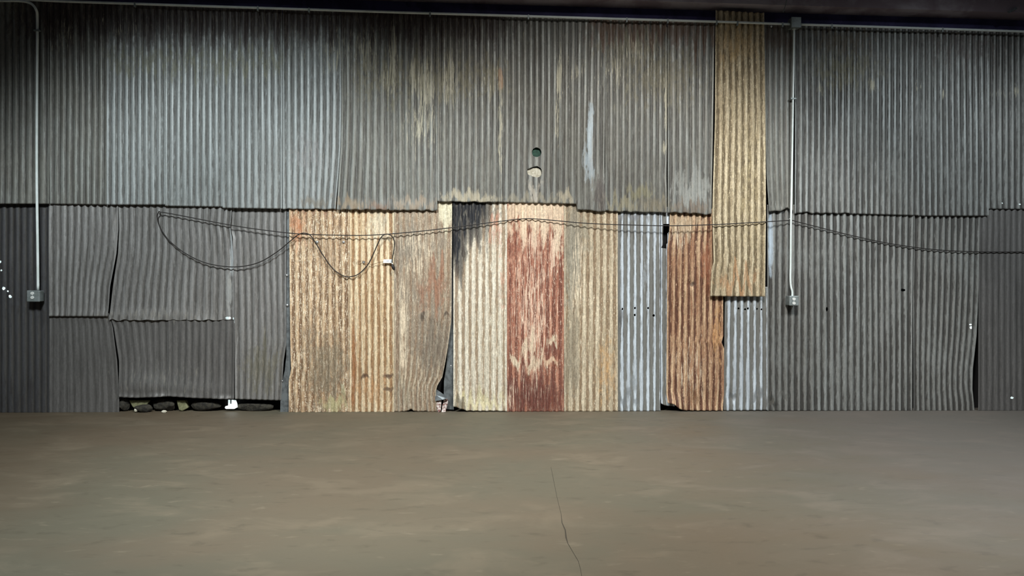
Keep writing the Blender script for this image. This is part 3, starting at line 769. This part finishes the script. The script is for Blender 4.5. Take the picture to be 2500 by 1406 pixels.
YC = -.108
e = empty('conduit_run', P1(1250, cond_y(1250), YC)); tag(e, 'long thin steel conduit running along under the eave', 'conduit')
inv = -Vector(e.location)
def ch(o, par):
    o.location = -Vector(par.location); return o
xs1 = [-300, -100, 0, 150, 330, 500, 750, 1000, 1250, 1500, 1750, 1928]
o = link('pipe', tube_mesh(smooth_path([P1(x, cond_y(x), YC) for x in xs1], 4), .0125), M['pipe'], e); ch(o, e)
xs2 = [1955, 2150, 2350, 2500, 2700]
o = link('pipe', tube_mesh(smooth_path([P1(x, cond_y(x), YC) for x in xs2], 4), .0125), M['pipe'], e); ch(o, e)
for x in (330, 630, 755, 1050, 1290, 1530, 1630, 1749, 1800, 1910, 2030, 2300): ch(strap(e, P1(x, cond_y(x)+1, YC)), e)

# left drop with its elbow
YD = -.088
e = empty('conduit_drop', P1(93, 708, YD)); tag(e, 'left vertical steel conduit dropping to the left outlet box', 'conduit')
pts = [P1(x, y, YD-.055) for x, y in ((-260, -1), (-100, 0), (0, 2), (40, 2), (66, 5), (80, 12), (89, 26))]+[P1(x, y, YD) for x, y in ((91, 45), (91, 120), (90, 300), (90, 450), (92, 600), (93, 708))]
o = link('pipe', tube_mesh(smooth_path(pts, 6), .0125), M['pipe'], e); ch(o, e)
ch(strap(e, P1(91, 75, YD), True), e)
e = empty('conduit_drop', P1(1934, 722, YD)); tag(e, 'right vertical steel conduit dropping from the junction box to the right outlet', 'conduit')
pts = [P1(x, y, YD) for x, y in ((1938.5, 66), (1938, 110), (1936, 240), (1933.5, 400), (1931, 530), (1930, 640), (1929.5, 680), (1931, 700), (1934, 712), (1934, 724))]
o = link('pipe', tube_mesh(smooth_path(pts, 6), .0105), M['pipe'], e); ch(o, e)
ch(strap(e, P1(1936.5, 241, YD), True), e)
bm = bmesh.new(); p = P1(1938.5, 70, YD)
bmesh.ops.create_cone(bm, cap_ends=True, segments=12, radius1=.017, radius2=.017, depth=.022, matrix=Matrix.Translation(p))
o = link('connector', bm_mesh(bm), M['pipe'], e); ch(o, e)

# junction box
p0, p1 = P1(1932.5, 66, -.146), P1(1956, 42, -.146)
e = empty('junction_box', (p0.x+.05, -.06, p0.z)); tag(e, 'square grey junction box where the two conduits meet under the eave', 'junction box')
o = box('box_body', (p0.x, -.14, p0.z), (p1.x, -.05, p1.z), M['boxm'], e, .004); ch(o, e)
o = box('cover_plate', (p0.x-.002, -.146, p0.z-.002), (p1.x+.002, -.139, p1.z+.002), M['boxm'], e, .003); ch(o, e)


def outlet(x0, y0, x1, y1, ox, oy, label, depth=.085):
    yb = -.036; yf = -.02-depth
    a = P1(x0, y1, yf); b = P1(x1, y0, yf)
    e = empty('outlet_box', (a.x, yb, a.z)); tag(e, label, 'electrical outlet')
    o = box('box_body', (a.x, yf, a.z), (b.x, yb, b.z), M['boxm'], e, .006); ch(o, e)
    o = box('cover_plate', (a.x-.002, yf-.014, a.z-.002), (b.x+.002, yf, b.z+.002), M['boxm'], e, .006); ch(o, e)
    for k, dy in enumerate((-5.1, 5.1)):
        c = P1(ox, oy+dy, yf-.014)
        bm = bmesh.new()
        bmesh.ops.create_cone(bm, cap_ends=True, segments=24, radius1=.0175, radius2=.016, depth=.008, matrix=Matrix.Translation(c)@Matrix.Diagonal((1.05, 1, .86, 1))@Matrix.Rotation(math.pi/2, 4, 'X'))
        r = link('receptacle', bm_mesh(bm), M['white'], e); ch(r, e)
        for dx_ in (-.006, .006):
            s = box('slot', (c.x+dx_-.0012, c.y-.0055, c.z-.004), (c.x+dx_+.0012, c.y-.0035, c.z+.006), M['slot'], r)
    c = P1(ox, oy, yf-.014); bm = bmesh.new()
    bmesh.ops.create_uvsphere(bm, u_segments=10, v_segments=6, radius=.004, matrix=Matrix.Translation(c))
    s = link('screw', bm_mesh(bm, True), M['nail'], e); ch(s, e)
    return e


outlet(67.5, 709.5, 98, 736, 79, 721, 'left grey outlet box with two white sockets at the foot of the left conduit')
outlet(1926.5, 722.5, 1949, 745.5, 1938.5, 735, 'right grey outlet box with two white sockets at the foot of the right conduit', .11)

# ------------------------------------------------------------------ cables
YK = -.095
def cable(pts, r, label, name='cable', mat='cable'):
    q = smooth_path([P1(x, y, yy) for x, y, yy in pts], 8)
    c = q[0]
    return tag(link(name, tube_mesh(q, r, 8, c), M[mat], None, c), label, 'cable')


cable([(388, 517, -.070), (430, 524, -.065), (560, 549, -.060), (640, 561, -.065), (730, 571, -.070), (820, 574, -.070), (905, 574, -.065), (1000, 567, -.065), (1100, 556, -.065),
       (1200, 543, -.058), (1280, 534, -.045), (1340, 537, -.055), (1430, 545, -.080), (1530, 549, -.105), (1640, 551, -.115), (1750, 548, -.112), (1860, 542, -.107), (1929, 538, -.066),
       (1945, 541, -.060), (2000, 555, -.045), (2080, 575, -.040), (2170, 594, -.038), (2260, 607, -.038), (2340, 613, -.036), (2430, 615, -.034), (2560, 614, -.034), (2680, 610, -.034)], .0048,
      'long thin black cable strung across the whole wall')
cable([(388, 517, -.076), (384, 527, -.07), (387, 545, -.06), (397, 566, -.055), (416, 590, -.055), (452, 618, -.055), (500, 641, -.055), (555, 651, -.055), (600, 649, -.055), (640, 637, -.055),
       (680, 612, -.060), (708, 589, -.070), (728, 573, -.080), (744, 569, -.081), (758, 575, -.076), (772, 595, -.062), (792, 628, -.052), (815, 658, -.050), (840, 674, -.050), (858, 675, -.050), (878, 667, -.050),
       (900, 643, -.056), (915, 612, -.065), (928, 583, -.074), (938, 573, -.076), (948, 572, -.076), (958, 578, -.074), (963, 592, -.07), (962, 608, -.07), (958, 632, -.075), (958, 646, -.08)], .0052,
      'looser black cable hanging in two loops below the strung one')
q = smooth_path([P1(x, y, -.08) for x, y in ((958, 645), (959, 650), (961, 655), (963, 660))], 6)
c = q[0]
e = empty('cable_plug', c); tag(e, 'dark tapered plug on the loose cable end beside the white tag', 'plug')
o = link('plug_body', tube_mesh(q, lambda t: .006+.011*math.sin(math.pi*min(1, t*1.05))**.8, 10, c), M['cable'], e)
pr = [P1(x, y, -.088) for x, y in ((957, 642), (959, 645))]
o = link('plug_collar', tube_mesh(pr, .006, 8, c), M['white'], e)
cable([(870, 641, -.04), (887, 637, -.045), (905, 645, -.05), (925, 641, -.05), (937, 638, -.05)], .0022, 'thin rusty wire tied between the nail and the white tag', 'tie_wire', 'wire')

# little white tag
c = P1(947, 642, -.05)
e = empty('paper_tag', c); tag(e, 'small white tag with faded grey marks, hung on the cream rusted sheet', 'tag')
o = link('tag_card', slab_mesh([(936, 634), (938, 633), (957, 633), (959.5, 637), (959, 642), (935.5, 642)], .003, -.052, c), M['white'], e)
M['ink'] = plain('faded_ink', (168, 174, 190), .7)
for k, (x0, y0, x1, y1) in enumerate(((943, 636.6, 944.4, 638.4), (945, 636, 946.6, 638.6), (947.2, 635.6, 949, 638.6))):
    o = link('faded_mark', slab_mesh([(x0, y0), (x1, y0), (x1, y1), (x0, y1)], .001, -.0525, c), M['ink'], e)
o = link('faded_mark', slab_mesh([(953, 640), (954, 635.8), (954.8, 635.8), (956, 640.2), (955.2, 640.2), (954.4, 637.4), (953.7, 640)], .001, -.0525, c), M['ink'], e)

# ------------------------------------------------------------------ nails and screws
def nail(x, y, r, yp, label, group='bright nail heads'):
    c = P1(x, y, yp); bm = bmesh.new()
    bmesh.ops.create_uvsphere(bm, u_segments=14, v_segments=8, radius=r, matrix=Matrix.Diagonal((1, .5, 1, 1)))
    bmesh.ops.create_cone(bm, cap_ends=True, segments=14, radius1=r*1.25, radius2=r*1.25, depth=.002, matrix=Matrix.Rotation(math.pi/2, 4, 'X'))
    bmesh.ops.create_cone(bm, cap_ends=True, segments=8, radius1=r*.3, radius2=r*.3, depth=.03, matrix=Matrix.Translation((0, .015, 0))@Matrix.Rotation(math.pi/2, 4, 'X'))
    return tag(link('nail_head', bm_mesh(bm, True), M['nail'], None, c), label, 'nail', group)


nail(774, 591, .013, -.036, 'shiny nail head on the orange sheet under the cable, left of a pair')
nail(839, 591, .011, -.036, 'shiny nail head on the orange sheet under the cable, right of a pair')
nail(888, 640, .012, -.034, 'shiny nail with the rusty wire tied to it')
nail(388, 514, .008, -.07, 'tiny bright hook nail where the cable loop begins')
nail(700, 672, .010, -.014, 'upper bright nail on the steel flashing left of the orange sheet')
nail(701, 745, .011, -.014, 'lower bright nail on the steel flashing left of the orange sheet')
nail(1929, 534, .007, -.075, 'tiny bright nail holding the cable beside the right conduit')
nail(689, 930, .006, -.012, 'tiny bright nail at the bulge of the steel flashing')
nail(960.5, 569, .006, -.05, 'tiny bright nail at the top of the cable loop beside the grey-brown sheet')
nail(1101, 893, .006, -.05, 'tiny bright nail on the cream sheet edge beside the torn corner')

# ------------------------------------------------------------------ debris in the floor gap
def lump(name, poly, yp, thick, mat, label, cat, bev=.01):
    c = PF(sum(p[0] for p in poly)/len(poly), max(p[1] for p in poly)); c = P1(sum(p[0] for p in poly)/len(poly), max(p[1] for p in poly), yp)
    me = slab_mesh(poly, thick, yp, c)
    o = link(name, me, M[mat], None, c)
    b = o.modifiers.new('b', 'BEVEL'); b.width = bev; b.segments = 2
    return tag(o, label, cat)


def rock(name, cx, cy, rx, ry, rd, yp, mat, label, cat, seed=0):
    c = P1(cx, cy+ry, yp); s = (P1(cx+rx, cy, yp).x-P1(cx-rx, cy, yp).x)/2; hgt = (P1(cx, cy-ry, yp).z-P1(cx, cy+ry, yp).z)/2
    c.z = max(c.z, 0.0)
    bm = bmesh.new(); bmesh.ops.create_icosphere(bm, subdivisions=3, radius=1)
    r = np.random.RandomState(seed); dirs = r.normal(size=(9, 3)); dirs /= np.linalg.norm(dirs, axis=1)[:, None]
    for v in bm.verts:
        d = np.array(v.co); f = min(1.0, min(.72/max(1e-3, float(d@q)) for q in dirs)); v.co *= f
        v.co.x *= s*1.15; v.co.y *= rd; v.co.z = v.co.z*hgt*1.15+hgt
        v.co.z = max(v.co.z, 0)
    return tag(link(name, bm_mesh(bm), M[mat], None, c), label, cat)


lump('olive_scrap', [(314, 977), (366, 977), (362, 984), (352, 996), (344, 1004), (334, 1004), (322, 992)], .03, .03, 'olive', 'olive wedge-shaped scrap in the floor gap under the bulging sheet', 'scrap')
lump('olive_block', [(430, 977), (452, 977), (459, 996), (444, 1004), (436, 1001)], .03, .06, 'olive', 'leaning olive block in the floor gap, left of the daylight', 'block')
rock('stone', 352, 997, 22, 9, .05, -.0, 'stone', 'dark dirty stone in front of the olive wedge', 'stone', 1)
rock('stone', 303, 990, 12, 16, .05, .05, 'stone', 'dark stone at the left end of the floor gap', 'stone', 2)
rock('stone', 400, 992, 30, 14, .06, .06, 'stone', 'large dark stone between olive wedge and olive block', 'stone', 3)
rock('stone', 505, 992, 34, 14, .05, .06, 'stone', 'low dark stone left of the daylight', 'stone', 4)
rock('stone', 620, 996, 44, 10, .05, .06, 'stone', 'flat dark stone under the creased grey sheet', 'stone', 5)
rock('pebble', 401, 1009, 6, 3.2, .014, -.05, 'pale', 'small pale pebble on the floor below the gap', 'pebble', 6)
rock('pebble', 332, 1001, 4, 4, .014, -.03, 'pale', 'tiny white pebble against the olive wedge', 'pebble', 7)
tag(link('daylight_gap', slab_mesh([(549, 996), (550, 992), (557, 990), (557, 976), (562, 976), (562, 986), (565, 986), (565, 976), (576, 977), (579, 985), (580, 994), (572, 998), (552, 998)], .004, .02, P1(565, 998, .02)), M['day'], None, P1(565, 998, .02)),  # glowing plate behind the gap shows the daylight outside
    'bright daylight showing through the floor gap below the seam', 'daylight')

# floor crack
pts = [(1345, 1140, .25), (1350, 1165, .35), (1360, 1215, .3), (1370, 1255, .4), (1372, 1276, .9), (1380, 1294, 1.3), (1382, 1312, 1.8), (1386, 1326, .7), (1400, 1350, .5), (1412, 1370, .5), (1418, 1392, .4), (1420, 1406, .5), (1424, 1440, .4), (1432, 1500, .4)]
vs = []; fs = []
for i, (x, y, w) in enumerate(pts):
    for s in (-1, 1):
        q = PF(x+s*w, y); vs.append((q[0], q[1], .0015))
for i in range(len(pts)-1): fs.append((2*i, 2*i+1, 2*i+3, 2*i+2))
o = link('floor_crack', mesh_from(vs, fs), plain('crack_dirt', (62, 56, 46), .95)); o.parent = bpy.data.objects['floor']

# wire end and bracket up in the eave
cable([(1921, -2, -.19), (1918, 12, -.18), (1912, 30, -.17)], .004, 'short grey wire end hanging from the eave board', 'wire_end', 'boxm')
flashing([(2462, 27), (2482, 17), (2484, 21), (2466, 31)], -.19, 'small dark slanted bracket on the eave board at right', .02)
for a_, b_ in ((1883.5, 62), (2030, 66)):
    nail(a_, b_+2, .009, -.09, 'small bolt end below the conduit, '+('left' if a_ < 1900 else 'right')+' of the junction box', 'bolt ends under the conduit')
